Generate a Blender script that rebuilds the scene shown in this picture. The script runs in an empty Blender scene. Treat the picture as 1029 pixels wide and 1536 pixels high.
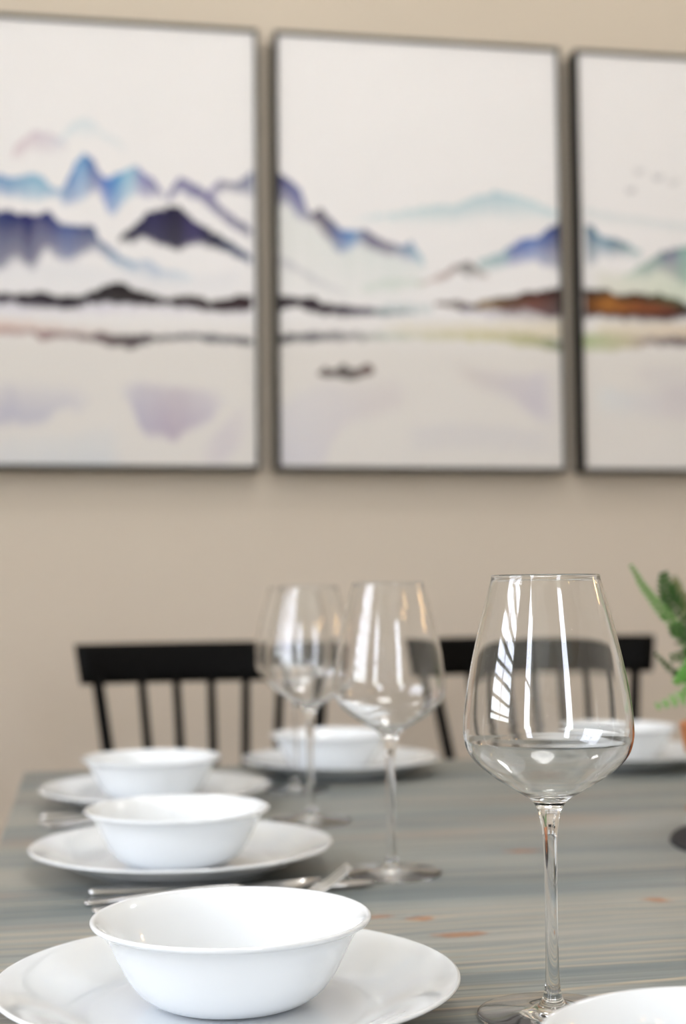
import bpy, bmesh, math, random
from mathutils import Vector, Matrix
PI = math.pi
random.seed(7)
SC = bpy.context.scene
COL = SC.collection

# ------------------------------------------------------------------ helpers
def s2l(c):
    out = []
    for v in c:
        v = v / 255.0
        out.append(v / 12.92 if v <= 0.04045 else ((v + 0.055) / 1.055) ** 2.4)
    return tuple(out)

def tag(o, label=None, cat=None, group=None, kind=None):
    if label: o['label'] = label
    if cat: o['category'] = cat
    if group: o['group'] = group
    if kind: o['kind'] = kind
    return o

def thing(name, label, cat, loc=(0, 0, 0), rz=0.0, group=None):
    o = bpy.data.objects.new(name, None)
    o.empty_display_size = 0.05
    COL.objects.link(o)
    o.location = loc
    o.rotation_euler = (0, 0, rz)
    return tag(o, label, cat, group)

def link(name, me, mat, parent=None, smooth=True):
    o = bpy.data.objects.new(name, me)
    COL.objects.link(o)
    if mat: me.materials.append(mat)
    if parent: o.parent = parent
    if smooth:
        for p in me.polygons: p.use_smooth = True
    return o

def from_bm(name, bm, mat, parent=None, smooth=False, bevel=0.0, segs=2):
    me = bpy.data.meshes.new(name)
    bmesh.ops.recalc_face_normals(bm, faces=bm.faces)
    bm.to_mesh(me); bm.free()
    o = link(name, me, mat, parent, smooth)
    if bevel > 0:
        m = o.modifiers.new('bevel', 'BEVEL'); m.width = bevel; m.segments = segs; m.limit_method = 'ANGLE'
        m.harden_normals = False
    return o

def copy_tree(o, parent=None):
    c = o.copy(); COL.objects.link(c)
    if parent: c.parent = parent
    for ch in list(o.children): copy_tree(ch, c)
    return c

def add_box(bm, x0, x1, y0, y1, z0, z1):
    vs = [bm.verts.new(p) for p in ((x0,y0,z0),(x1,y0,z0),(x1,y1,z0),(x0,y1,z0),(x0,y0,z1),(x1,y0,z1),(x1,y1,z1),(x0,y1,z1))]
    for f in ((0,3,2,1),(4,5,6,7),(0,1,5,4),(1,2,6,5),(2,3,7,6),(3,0,4,7)):
        bm.faces.new([vs[i] for i in f])

def catmull(pts, n=6):
    out = []
    P = [tuple(p) for p in pts]
    for i in range(len(P) - 1):
        p1, p2 = P[i], P[i + 1]
        p0 = P[i - 1] if i > 0 else tuple(2 * a - b for a, b in zip(p1, p2))
        p3 = P[i + 2] if i + 2 < len(P) else tuple(2 * b - a for a, b in zip(p1, p2))
        for k in range(n):
            t = k / n
            out.append(tuple(0.5 * ((2 * b) + (-a + c) * t + (2 * a - 5 * b + 4 * c - d) * t * t + (-a + 3 * b - 3 * c + d) * t ** 3)
                             for a, b, c, d in zip(p0, p1, p2, p3)))
    out.append(P[-1])
    return out

def prof_normals(pr):
    N = []
    for i in range(len(pr)):
        a = pr[max(i - 1, 0)]; b = pr[min(i + 1, len(pr) - 1)]
        dr, dz = b[0] - a[0], b[1] - a[1]
        l = math.hypot(dr, dz) or 1.0
        N.append((dz / l, -dr / l))
    return N

def lathe_mesh(name, pr, N=None, seg=96):
    """profile of (r, z) running so that the outside lies to its right; analytic normals"""
    N = N or prof_normals(pr)
    verts, norms, faces, rings = [], [], [], []
    for (r, z), (nr, nz) in zip(pr, N):
        if r < 1e-6:
            rings.append([len(verts)]); verts.append((0, 0, z)); norms.append((0, 0, 1 if nz >= 0 else -1))
        else:
            ring = []
            for j in range(seg):
                a = 2 * PI * j / seg
                ring.append(len(verts)); verts.append((r * math.cos(a), r * math.sin(a), z))
                norms.append((nr * math.cos(a), nr * math.sin(a), nz))
            rings.append(ring)
    for A, B in zip(rings, rings[1:]):
        for j in range(seg):
            k = (j + 1) % seg
            if len(A) == 1 and len(B) == 1: continue
            if len(A) == 1: faces.append((A[0], B[k], B[j]))
            elif len(B) == 1: faces.append((A[j], A[k], B[0]))
            else: faces.append((A[j], A[k], B[k], B[j]))
    me = bpy.data.meshes.new(name)
    me.from_pydata(verts, [], faces)
    for p in me.polygons: p.use_smooth = True
    me.normals_split_custom_set_from_vertices(norms)
    return me

def tube_bm(bm, pts, radii, seg=10, cap=True):
    P = [Vector(p) for p in pts]
    rings = []
    ref = Vector((0, 0, 1))
    for i, p in enumerate(P):
        t = (P[min(i + 1, len(P) - 1)] - P[max(i - 1, 0)]).normalized()
        u = t.cross(ref)
        if u.length < 1e-4: u = t.cross(Vector((1, 0, 0)))
        u.normalize(); v = t.cross(u).normalized()
        r = radii[i] if hasattr(radii, '__len__') else radii
        rings.append([bm.verts.new(p + u * (r * math.cos(2 * PI * j / seg)) + v * (r * math.sin(2 * PI * j / seg))) for j in range(seg)])
    for A, B in zip(rings, rings[1:]):
        for j in range(seg):
            bm.faces.new((A[j], A[(j + 1) % seg], B[(j + 1) % seg], B[j]))
    if cap:
        bm.faces.new(rings[0]); bm.faces.new(list(reversed(rings[-1])))

def strip_bm(bm, secs, n=12):
    """secs: (x, y, z, halfwidth, halfthick, dish) swept along x with a flattened elliptic section"""
    rings = []
    for i, (x, y, z, w, h, dish) in enumerate(secs):
        a = secs[max(i - 1, 0)]; b = secs[min(i + 1, len(secs) - 1)]
        t = Vector((b[0] - a[0], 0, b[2] - a[2])).normalized()
        up = Vector((-t.z, 0, t.x))
        ring = []
        for j in range(n):
            c, s = math.cos(2 * PI * j / n), math.sin(2 * PI * j / n)
            cx = math.copysign(abs(c) ** 0.7, c); sx = math.copysign(abs(s) ** 0.7, s)
            d = dish * (1 - cx * cx)
            ring.append(bm.verts.new(Vector((x, y, z)) + Vector((0, w * cx, 0)) + up * (h * sx - d)))
        rings.append(ring)
    for A, B in zip(rings, rings[1:]):
        for j in range(n):
            bm.faces.new((A[j], A[(j + 1) % n], B[(j + 1) % n], B[j]))
    bm.faces.new(rings[0]); bm.faces.new(list(reversed(rings[-1])))

# ------------------------------------------------------------------ materials
class NT:
    """tiny node-tree builder"""
    def __init__(self, name):
        self.m = bpy.data.materials.new(name); self.m.use_nodes = True
        self.t = self.m.node_tree
        self.b = self.t.nodes['Principled BSDF']
    def n(self, typ, **kw):
        nd = self.t.nodes.new(typ)
        for k, v in kw.items(): setattr(nd, k, v)
        return nd
    def l(self, a, b): self.t.links.new(a, b)
    def put(self, sock, v):
        if hasattr(v, 'is_output'): self.l(v, sock)
        else: sock.default_value = v
    def math(self, op, a, b=None, c=None, clamp=False):
        nd = self.n('ShaderNodeMath', operation=op); nd.use_clamp = clamp
        self.put(nd.inputs[0], a)
        if b is not None: self.put(nd.inputs[1], b)
        if c is not None: self.put(nd.inputs[2], c)
        return nd.outputs[0]
    def sstep(self, v, lo, hi):
        nd = self.n('ShaderNodeMapRange', interpolation_type='SMOOTHSTEP')
        self.put(nd.inputs['Value'], v); self.put(nd.inputs['From Min'], lo); self.put(nd.inputs['From Max'], hi)
        return nd.outputs['Result']
    def mix(self, f, a, b):
        nd = self.n('ShaderNodeMix', data_type='RGBA')
        self.put(nd.inputs['Factor'], f)
        self.put(nd.inputs[6], a if hasattr(a, 'is_output') else (*a, 1)); self.put(nd.inputs[7], b if hasattr(b, 'is_output') else (*b, 1))
        return nd.outputs[2]
    def noise(self, vec, scale, detail=2.0, rough=0.5, dist=0.0):
        nd = self.n('ShaderNodeTexNoise'); self.l(vec, nd.inputs['Vector'])
        nd.inputs['Scale'].default_value = scale; nd.inputs['Detail'].default_value = detail
        nd.inputs['Roughness'].default_value = rough; nd.inputs['Distortion'].default_value = dist
        return nd.outputs['Fac']
    def ramp(self, fac, stops):
        nd = self.n('ShaderNodeValToRGB'); self.l(fac, nd.inputs[0])
        cr = nd.color_ramp
        while len(cr.elements) < len(stops): cr.elements.new(0.5)
        for e, (p, c) in zip(cr.elements, stops):
            e.position = p; e.color = (*c, 1)
        return nd.outputs[0]
    def mapping(self, vec, scale, loc=(0, 0, 0)):
        nd = self.n('ShaderNodeMapping'); self.l(vec, nd.inputs[0])
        nd.inputs['Scale'].default_value = scale; nd.inputs['Location'].default_value = loc
        return nd.outputs[0]
    def obj(self): return self.n('ShaderNodeTexCoord').outputs['Object']
    def geo(self): return self.n('ShaderNodeNewGeometry').outputs['Position']
    def bump(self, h, strength, dist=0.001):
        nd = self.n('ShaderNodeBump'); nd.inputs['Strength'].default_value = strength; nd.inputs['Distance'].default_value = dist
        self.l(h, nd.inputs['Height']); self.l(nd.outputs[0], self.b.inputs['Normal'])

def simple(name, col, rough=0.5, metal=0.0, var=0.06, nscale=6.0, spec=0.5, coat=0.0):
    k = NT(name)
    f = k.noise(k.obj(), nscale, 3.0)
    c = k.mix(f, tuple(v * (1 - var) for v in col), tuple(min(1, v * (1 + var)) for v in col))
    k.l(c, k.b.inputs['Base Color'])
    k.b.inputs['Roughness'].default_value = rough; k.b.inputs['Metallic'].default_value = metal
    k.b.inputs['Specular IOR Level'].default_value = spec
    k.b.inputs['Coat Weight'].default_value = coat; k.b.inputs['Coat Roughness'].default_value = 0.05
    return k.m

def glass_mat():
    k = NT('clear_crystal_glass')
    t = k.t; t.nodes.remove(k.b)
    g = k.n('ShaderNodeBsdfGlass'); g.inputs['IOR'].default_value = 1.5; g.inputs['Roughness'].default_value = 0.0
    g.inputs['Color'].default_value = (0.997, 0.998, 0.998, 1)
    k.l(g.outputs[0], t.nodes['Material Output'].inputs['Surface'])
    return k.m

def wall_mat():
    k = NT('beige_wall_paint')
    p = k.geo()
    f = k.noise(p, 1.4, 3.0)
    c = k.mix(f, WALL_A, WALL_B)
    k.l(c, k.b.inputs['Base Color']); k.b.inputs['Roughness'].default_value = 0.75
    k.bump(k.noise(p, 260.0, 2.0), 0.12, 0.0006)
    return k.m

def table_mat():
    k = NT('grey_stained_pine')
    p = k.obj()
    # boards run along x; each board shifts the grain
    sep = k.n('ShaderNodeSeparateXYZ'); k.l(p, sep.inputs[0])
    by = k.math('FLOOR', k.math('DIVIDE', k.math('ADD', sep.outputs['Y'], 0.035), 0.148))
    comb = k.n('ShaderNodeCombineXYZ')
    k.l(k.math('MULTIPLY_ADD', by, 3.71, sep.outputs['X']), comb.inputs[0]); k.l(sep.outputs['Y'], comb.inputs[1]); k.l(k.math('MULTIPLY', by, 1.37), comb.inputs[2])
    v = comb.outputs[0]
    # knots: (x, y, rx, ry)
    KN = [(0.2393,1.0205,.012,.008),(0.2558,0.9668,.018,.009),(0.4298,1.0419,.010,.009),(0.3937,1.2634,.020,.008),(0.2076,1.0343,.014,.005),(0.62,0.93,.012,.010),(0.05,1.06,.012,.009),(0.9,1.15,.016,.012),(0.34,0.62,.014,.011)]
    warp = None; knot = None
    kx = k.math('MULTIPLY', k.math('SUBTRACT', k.noise(k.mapping(p, (30, 70, 1)), 1.0, 3.0, 0.6), 0.5), 0.030)
    ky = k.math('MULTIPLY', k.math('SUBTRACT', k.noise(k.mapping(p, (30, 70, 1), (5, 9, 0)), 1.0, 3.0, 0.6), 0.5), 0.016)
    for (x, y, rx, ry) in KN:
        dx = k.math('DIVIDE', k.math('SUBTRACT', k.math('ADD', sep.outputs['X'], kx), x - TX), rx)
        dy = k.math('DIVIDE', k.math('SUBTRACT', k.math('ADD', sep.outputs['Y'], ky), y - TY), ry)
        d2 = k.math('ADD', k.math('MULTIPLY', dx, dx), k.math('MULTIPLY', dy, dy))
        kk = k.sstep(k.math('ADD', d2, k.math('MULTIPLY', k.math('SUBTRACT', k.noise(k.mapping(p, (45, 150, 60)), 1.0, 3.0, 0.65), 0.5), 3.0)), 1.5, 0.3)
        ww = k.math('DIVIDE', dy, k.math('MULTIPLY_ADD', d2, 0.35, 1.0))
        ww = k.math('MULTIPLY', ww, 0.007)
        knot = kk if knot is None else k.math('MAXIMUM', knot, kk)
        warp = ww if warp is None else k.math('ADD', warp, ww)
    yy = k.math('SUBTRACT', sep.outputs['Y'], warp)
    c2 = k.n('ShaderNodeCombineXYZ')
    k.l(k.math('MULTIPLY_ADD', by, 3.71, sep.outputs['X']), c2.inputs[0]); k.l(yy, c2.inputs[1]); k.l(k.math('MULTIPLY', by, 1.37), c2.inputs[2])
    vw = c2.outputs[0]
    bend = k.noise(k.mapping(vw, (1.1, 3.0, 1.0)), 1.0, 2.0)
    wv = k.n('ShaderNodeTexWave', wave_type='BANDS', bands_direction='Y', wave_profile='SAW')
    c3 = k.n('ShaderNodeVectorMath', operation='ADD'); k.l(vw, c3.inputs[0])
    cc = k.n('ShaderNodeCombineXYZ'); k.l(k.math('MULTIPLY', bend, 0.16), cc.inputs[1]); k.l(cc.outputs[0], c3.inputs[1])
    k.l(c3.outputs[0], wv.inputs['Vector'])
    wv.inputs['Scale'].default_value = 21.0; wv.inputs['Distortion'].default_value = 1.1
    wv.inputs['Detail'].default_value = 2.0; wv.inputs['Detail Scale'].default_value = 1.0
    broad = k.noise(k.mapping(vw, (1.0, 11.0, 1.0)), 1.0, 3.0)
    fine = k.noise(k.mapping(vw, (4.0, 300.0, 4.0)), 1.0, 3.0, 0.6)
    base = k.ramp(broad, [(0.22, s2l(T_DK)), (0.42, s2l(T_MD)), (0.56, s2l(T_GR)), (0.78, s2l(T_LT))])
    ring = k.ramp(wv.outputs['Fac'], [(0.0, (0, 0, 0)), (0.62, (0.05, 0.05, 0.05)), (0.9, (0.9, 0.9, 0.9)), (1.0, (0.1, 0.1, 0.1))])
    streak = k.noise(k.mapping(vw, (1.3, 28.0, 1.0), (3, 7, 1)), 1.0, 2.0)
    amt = k.math('MULTIPLY', ring, k.sstep(streak, 0.32, 0.60))
    base = k.mix(k.math('MULTIPLY', amt, 0.9), base, s2l(T_TAN))
    base = k.mix(k.math('MULTIPLY', k.sstep(fine, 0.42, 0.70), 0.6), base, s2l(T_FINE))
    warm = k.noise(k.mapping(vw, (2.2, 9.0, 1.0), (11, 2, 5)), 1.0, 2.0)
    base = k.mix(k.math('MULTIPLY', k.sstep(warm, 0.58, 0.74), 0.5), base, s2l((166, 134, 108)))
    kcol = k.mix(k.noise(p, 140.0, 2.0), s2l((140, 84, 48)), s2l((176, 124, 80)))
    base = k.mix(k.math('MULTIPLY', knot, 0.75), base, kcol)
    gap = k.math('FRACT', k.math('DIVIDE', k.math('ADD', sep.outputs['Y'], 0.035), 0.148))
    g1 = k.math('LESS_THAN', gap, 0.006)
    base = k.mix(k.math('MULTIPLY', g1, 0.3), base, s2l((70, 68, 64)))
    k.l(base, k.b.inputs['Base Color'])
    k.l(k.math('MULTIPLY_ADD', fine, 0.16, TAB_ROUGH), k.b.inputs['Roughness'])
    k.b.inputs['Specular IOR Level'].default_value = 0.25
    k.bump(k.math('ADD', k.math('MULTIPLY', wv.outputs['Fac'], 0.5), fine), 0.12, 0.0006)
    return k.m

def paper_col(c):
    p = s2l((224, 217, 212)); q = s2l(c)
    return tuple(min(0.9, PAPER * (b / a) ** 1.22) for a, b in zip(p, q))

def canvas_mat(name, layers):
    k = NT('ink_wash_canvas_' + name)
    p = k.obj()
    sep = k.n('ShaderNodeSeparateXYZ'); k.l(p, sep.inputs[0])
    u = k.math('MULTIPLY_ADD', sep.outputs['X'], 1 / 0.6032, 0.5)
    v = k.math('MULTIPLY_ADD', sep.outputs['Z'], -1 / 0.8928, 0.5)
    wob = k.math('MULTIPLY', k.math('SUBTRACT', k.noise(k.mapping(p, (46, 1, 46)), 1.0, 4.0, 0.65), 0.5), 0.034)
    vv = k.math('ADD', v, wob)
    st1 = k.noise(k.mapping(p, (42, 1, 5), (2, 0, 3)), 1.0, 3.0, 0.6)
    st = k.math('MULTIPLY', k.math('SUBTRACT', st1, 0.5), 2.2)
    blot = k.noise(k.mapping(p, (9, 1, 9)), 1.0, 4.0, 0.55)
    col = k.mix(blot, paper_col((225, 216, 213)), paper_col((222, 214, 211)))
    col = k.mix(k.sstep(v, 0.62, 0.75), col, paper_col((214, 204, 197)))
    def curve(pts):
        nd = k.n('ShaderNodeFloatCurve'); k.l(u, nd.inputs['Value'])
        c = nd.mapping.curves[0]
        pts = [(min(max(x, 0), 1), y) for x, y in pts if -0.02 <= x <= 1.02]
        c.points[0].location = pts[0]; c.points[1].location = pts[-1]
        for q in pts[1:-1]: c.points.new(*q)
        for q in c.points: q.handle_type = 'VECTOR' if n in ('blue', 'navy', 'diag', 'ridge', 'hill', 'teal') else 'AUTO_CLAMPED'
        nd.mapping.use_clip = False
        nd.mapping.update()
        return nd.outputs[0]
    for (n, T, B, sT, sB, a0, a1, stk, cols) in layers:
        t = curve(T); b = curve(B)
        jag = vv if n not in ('bird', 'boat') else v
        x0 = max(T[0][0], 0.0) - (0.01 if T[0][0] <= 0 else 0.0); x1 = T[-1][0]
        h = k.math('MAXIMUM', k.math('SUBTRACT', b, t), 0.002)
        fr = k.math('DIVIDE', k.math('SUBTRACT', jag, t), h)
        fr = k.math('ADD', fr, k.math('MULTIPLY', st, stk))
        fr = k.math('MINIMUM', k.math('MAXIMUM', fr, 0.0), 1.0)
        top = k.sstep(k.math('SUBTRACT', jag, t), -sT * 0.5, sT * 0.5)
        bot = k.sstep(k.math('SUBTRACT', k.math('ADD', jag, k.math('MULTIPLY', st, stk * 0.02)), b), sB, -sB * 0.4)
        a = k.math('MULTIPLY', k.math('MULTIPLY', top, bot), k.math('MULTIPLY_ADD', fr, a1 - a0, a0))
        ew = 0.09 if n in ('ref', 'low', 'wash', 'sand') else 0.012
        if T[0][0] > 0.01: a = k.math('MULTIPLY', a, k.sstep(u, T[0][0], T[0][0] + ew))
        if T[-1][0] < 0.99: a = k.math('MULTIPLY', a, k.sstep(u, T[-1][0], T[-1][0] - ew))
        cs = sorted((min(max(x, 0), 1), c) for x, c in cols)
        if len(cs) > 1: cc = k.ramp(u, [(x, paper_col(c)) for x, c in cs])
        else: cc = paper_col(cs[0][1])
        col = k.mix(a, col, cc)
    k.l(col, k.b.inputs['Base Color'])
    k.b.inputs['Roughness'].default_value = 0.7; k.b.inputs['Specular IOR Level'].default_value = 0.25
    k.bump(k.noise(p, 900.0, 1.0), 0.1, 0.0004)
    return k.m
PAINT = {
 'left': [
  ('wash',[(0.038,0.5644),(0.289,0.5515),(0.459,0.5552),(0.674,0.5804),(0.982,0.5438)],[(0.039,0.6169),(0.374,0.6162),(0.674,0.6103),(0.982,0.6043)],0.0312,0.0187,0.25,0.1,0.2,[(0.163,(196,194,200))]),
  ('lilac',[(0.193,0.3176),(0.224,0.2825),(0.266,0.2617),(0.309,0.2573),(0.351,0.2693),(0.383,0.2922)],[(0.193,0.322),(0.224,0.3166),(0.267,0.3019),(0.309,0.3065),(0.352,0.3022),(0.384,0.2952)],0.0078,0.0187,0.75,0.15,0.3,[(0.205,(190,160,168)),(0.352,(196,186,194))]),
  ('cap',[(0.33,0.2835),(0.368,0.2568),(0.398,0.2334),(0.426,0.2234),(0.458,0.2298),(0.491,0.2527),(0.534,0.2633),(0.577,0.2905)],[(0.33,0.288),(0.369,0.2748),(0.398,0.2633),(0.426,0.2654),(0.458,0.2613),(0.491,0.2738),(0.534,0.2919),(0.577,0.295)],0.0078,0.0156,0.55,0.1,0.3,[(0.374,(178,196,202)),(0.566,(205,205,205))]),
  ('blue',[(0.037,0.3711),(0.162,0.3585),(0.225,0.3626),(0.267,0.3494),(0.299,0.3619),(0.326,0.3833),(0.348,0.3917),(0.369,0.3732),(0.399,0.3261),(0.426,0.3013),(0.454,0.3139),(0.48,0.346),(0.502,0.3574),(0.555,0.3378),(0.599,0.3274),(0.642,0.3472),(0.675,0.3734),(0.697,0.3999)],[(0.037,0.4004),(0.162,0.3969),(0.246,0.4034),(0.288,0.4052),(0.32,0.3954),(0.348,0.3976),(0.369,0.4178),(0.394,0.4082),(0.426,0.4014),(0.459,0.3825),(0.48,0.3834),(0.502,0.4202),(0.523,0.4375),(0.555,0.4038),(0.599,0.3816),(0.642,0.3893),(0.675,0.3854),(0.697,0.4029)],0.0063,0.0156,1,0.55,0.5,[(0.163,(100,140,178)),(0.278,(136,172,192)),(0.342,(124,160,186)),(0.384,(84,126,176)),(0.42,(112,156,190)),(0.463,(70,88,150)),(0.497,(60,110,180)),(0.527,(66,134,184)),(0.577,(146,182,196)),(0.614,(110,110,165)),(0.674,(80,80,140))]),
  ('diag',[(0.692,0.4),(0.714,0.3722),(0.736,0.3429),(0.773,0.3584),(0.828,0.3781),(0.894,0.4187),(0.983,0.4604)],[(0.692,0.403),(0.714,0.3934),(0.736,0.3746),(0.773,0.3826),(0.828,0.4023),(0.894,0.446),(0.983,0.4771)],0.0063,0.0094,0.95,0.6,0.3,[(0.735,(92,88,142)),(0.893,(88,80,128)),(0.982,(70,68,110))]),
  ('diag',[(0.824,0.3903),(0.846,0.37),(0.873,0.3464),(0.906,0.3561),(0.935,0.3507),(0.962,0.3316),(0.989,0.3278)],[(0.824,0.3933),(0.846,0.3897),(0.873,0.3738),(0.906,0.3698),(0.935,0.3751),(0.961,0.3773),(0.988,0.3796)],0.0063,0.0109,0.9,0.5,0.3,[(0.845,(110,100,150)),(0.893,(80,75,115)),(0.982,(70,84,130))]),
  ('navy',[(0.037,0.4474),(0.162,0.4367),(0.204,0.44),(0.267,0.4443),(0.32,0.4355),(0.352,0.4598),(0.395,0.4617),(0.459,0.4631),(0.48,0.4953),(0.512,0.5124),(0.555,0.5323),(0.598,0.5432)],[(0.038,0.5527),(0.163,0.5617),(0.215,0.5341),(0.268,0.5564),(0.31,0.5083),(0.352,0.5339),(0.395,0.53),(0.459,0.5077),(0.502,0.5245),(0.555,0.5442),(0.598,0.5492)],0.0063,0.0219,1,0.7,0.6,[(0.163,(44,58,110)),(0.247,(46,50,104)),(0.321,(56,62,116)),(0.374,(72,92,142)),(0.437,(58,70,116)),(0.512,(90,115,150)),(0.588,(140,165,185))]),
  ('navy',[(0.536,0.491),(0.549,0.4817),(0.57,0.4692),(0.609,0.4473),(0.642,0.4254),(0.686,0.4182),(0.729,0.4125),(0.762,0.4252),(0.806,0.4527),(0.839,0.4625),(0.872,0.4737),(0.916,0.4939),(0.982,0.5196)],[(0.536,0.4939),(0.549,0.4966),(0.57,0.4931),(0.631,0.4827),(0.685,0.4993),(0.729,0.5103),(0.784,0.491),(0.828,0.496),(0.894,0.5095),(0.938,0.5236),(0.982,0.5347)],0.0063,0.0125,1,0.95,0.3,[(0.555,(32,34,62)),(0.653,(52,46,88)),(0.729,(40,34,62)),(0.783,(70,60,104)),(0.849,(40,40,66)),(0.982,(90,100,130))]),
  ('soft',[(0.502,0.5216),(0.577,0.5377),(0.642,0.5393),(0.685,0.5533),(0.783,0.5662)],[(0.502,0.5424),(0.577,0.5646),(0.642,0.5751),(0.685,0.5772),(0.783,0.5812)],0.0078,0.0141,0.6,0.2,0.4,[(0.545,(140,160,180)),(0.663,(120,150,180)),(0.783,(190,200,205))]),
  ('halo',[(0.039,0.6372),(0.374,0.6383),(0.696,0.6248),(0.981,0.627)],[(0.039,0.6605),(0.374,0.6633),(0.696,0.6517),(0.981,0.6556)],0.0063,0.0156,0.4,0.1,0.2,[(0.163,(165,156,184))]),
  ('shore',[(0.039,0.6241),(0.163,0.6173),(0.205,0.6209),(0.289,0.6149),(0.363,0.6223),(0.427,0.6151),(0.48,0.6007),(0.534,0.5878),(0.588,0.5986),(0.642,0.6139),(0.718,0.6184),(0.783,0.6142),(0.827,0.6223),(0.893,0.6181),(0.937,0.6112),(0.986,0.6103)],[(0.039,0.6431),(0.163,0.6393),(0.289,0.6457),(0.395,0.6467),(0.438,0.6371),(0.544,0.6336),(0.718,0.6364),(0.783,0.6367),(0.827,0.6448),(0.904,0.645),(0.986,0.6375)],0.0047,0.0063,1,0.95,0.15,[(0.163,(46,30,48)),(0.374,(40,28,44)),(0.534,(34,20,24)),(0.718,(44,26,32)),(0.982,(56,28,34))]),
  ('line',[(0.039,0.6896),(0.164,0.6919),(0.268,0.696),(0.374,0.7001),(0.48,0.7043),(0.696,0.7024),(0.805,0.6991),(0.985,0.7038)],[(0.04,0.7099),(0.164,0.7094),(0.206,0.7058),(0.258,0.7064),(0.3,0.7175),(0.363,0.7121),(0.459,0.7194),(0.534,0.7301),(0.577,0.7324),(0.652,0.7164),(0.761,0.7118),(0.87,0.7146),(0.985,0.7218)],0.0063,0.0078,1,0.8,0.15,[(0.163,(170,140,136)),(0.289,(142,110,110)),(0.416,(110,80,84)),(0.545,(66,42,50)),(0.653,(66,54,66)),(0.805,(80,80,92)),(0.987,(58,56,70))]),
  ('sand',[(0.039,0.678),(0.164,0.6758),(0.416,0.6862),(0.587,0.6922)],[(0.039,0.6983),(0.164,0.6992),(0.416,0.7039),(0.587,0.7041)],0.0125,0.0063,0.5,0.6,0,[(0.163,(206,178,166)),(0.588,(210,200,194))]),
  ('ref',[(0.04,0.8055),(0.165,0.8156),(0.29,0.8171),(0.417,0.8214),(0.485,0.8383)],[(0.041,0.9008),(0.165,0.8968),(0.269,0.8959),(0.322,0.8838),(0.336,0.8691),(0.459,0.8562),(0.485,0.8471)],0.0406,0.025,0.25,0.95,0.4,[(0.163,(184,177,186)),(0.289,(188,181,188)),(0.48,(208,199,196))]),
  ('ref',[(0.527,0.8143),(0.587,0.8106),(0.674,0.8155),(0.804,0.823),(0.88,0.8311),(0.913,0.8397)],[(0.527,0.8202),(0.577,0.8521),(0.619,0.9106),(0.673,0.919),(0.721,0.929),(0.76,0.9095),(0.847,0.8791),(0.88,0.8519),(0.913,0.8427)],0.0297,0.0219,0.55,1,0.3,[(0.545,(184,177,188)),(0.718,(182,167,176)),(0.893,(200,191,194))]),
  ('ref',[(0.781,0.9656),(0.847,0.9237),(0.913,0.8785),(0.984,0.8389)],[(0.781,0.9833),(0.847,0.98),(0.913,0.9529),(0.983,0.9047)],0.0344,0.0375,0.4,0.5,0.3,[(0.893,(194,181,188))]),
  ('low',[(0.041,0.9238),(0.332,0.9274),(0.523,0.9084),(0.576,0.9374)],[(0.042,0.9957),(0.576,0.9932)],0.0312,0.0063,0.15,0.4,0.5,[(0.163,(196,196,200)),(0.502,(190,194,200))]),
 ],
 'middle': [
  ('far',[(0.264,0.4288),(0.333,0.4147),(0.426,0.4061),(0.519,0.3896),(0.637,0.3786),(0.708,0.361),(0.767,0.3483),(0.827,0.3545),(0.898,0.3683),(0.994,0.3942)],[(0.264,0.4319),(0.333,0.4271),(0.425,0.4293),(0.518,0.4285),(0.635,0.4255),(0.766,0.4096),(0.897,0.4093),(0.993,0.41)],0.0063,0.025,0.75,0.1,0.2,[(0.331,(190,202,204)),(0.516,(170,190,192)),(0.763,(146,176,184)),(0.894,(170,192,196))]),
  ('wash',[(0.004,0.3898),(0.083,0.4213),(0.195,0.4797),(0.286,0.4837),(0.424,0.5113),(0.539,0.5459)],[(0.002,0.5876),(0.081,0.5982),(0.193,0.6082),(0.33,0.6025),(0.539,0.5769)],0.0156,0.0312,0.35,0.1,0.9,[(0.014,(196,196,186)),(0.331,(188,198,190))]),
  ('ridge',[(0.003,0.3287),(0.034,0.3354),(0.061,0.3484),(0.088,0.3645),(0.106,0.4054),(0.123,0.4202),(0.146,0.4043),(0.164,0.4099),(0.196,0.4368),(0.23,0.4513),(0.287,0.4529),(0.31,0.4508),(0.367,0.4725),(0.424,0.4866),(0.466,0.4732),(0.494,0.5005),(0.516,0.5278)],[(0.002,0.399),(0.042,0.3949),(0.071,0.4216),(0.101,0.43),(0.139,0.4382),(0.173,0.468),(0.218,0.5037),(0.264,0.4842),(0.298,0.4803),(0.355,0.499),(0.424,0.5051),(0.493,0.5221),(0.516,0.5309)],0.0063,0.0141,1,0.55,0.45,[(0.014,(44,46,104)),(0.081,(80,86,146)),(0.145,(66,48,70)),(0.188,(70,70,112)),(0.229,(70,110,166)),(0.263,(96,140,180)),(0.309,(70,66,110)),(0.389,(96,86,116)),(0.458,(120,142,168)),(0.516,(160,190,192))]),
  ('diag',[(0.001,0.5118),(0.059,0.5318),(0.149,0.5694),(0.239,0.5982)],[(0.001,0.5361),(0.059,0.55),(0.149,0.5817),(0.239,0.6043)],0.0078,0.0109,0.4,0.2,0.3,[(0.014,(120,116,140)),(0.24,(180,176,182))]),
  ('hill',[(0.692,0.5209),(0.728,0.5045),(0.788,0.4906),(0.819,0.4757),(0.836,0.4644),(0.872,0.4556),(0.908,0.4548),(0.932,0.44),(0.964,0.425),(0.998,0.413)],[(0.692,0.5271),(0.727,0.5294),(0.787,0.5219),(0.818,0.5118),(0.846,0.5143),(0.894,0.5038),(0.942,0.5153),(0.995,0.5205)],0.0063,0.0141,1,0.5,0.5,[(0.727,(150,172,172)),(0.794,(130,160,168)),(0.818,(60,92,156)),(0.894,(76,112,172)),(0.966,(50,70,128)),(0.995,(40,54,96))]),
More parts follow.
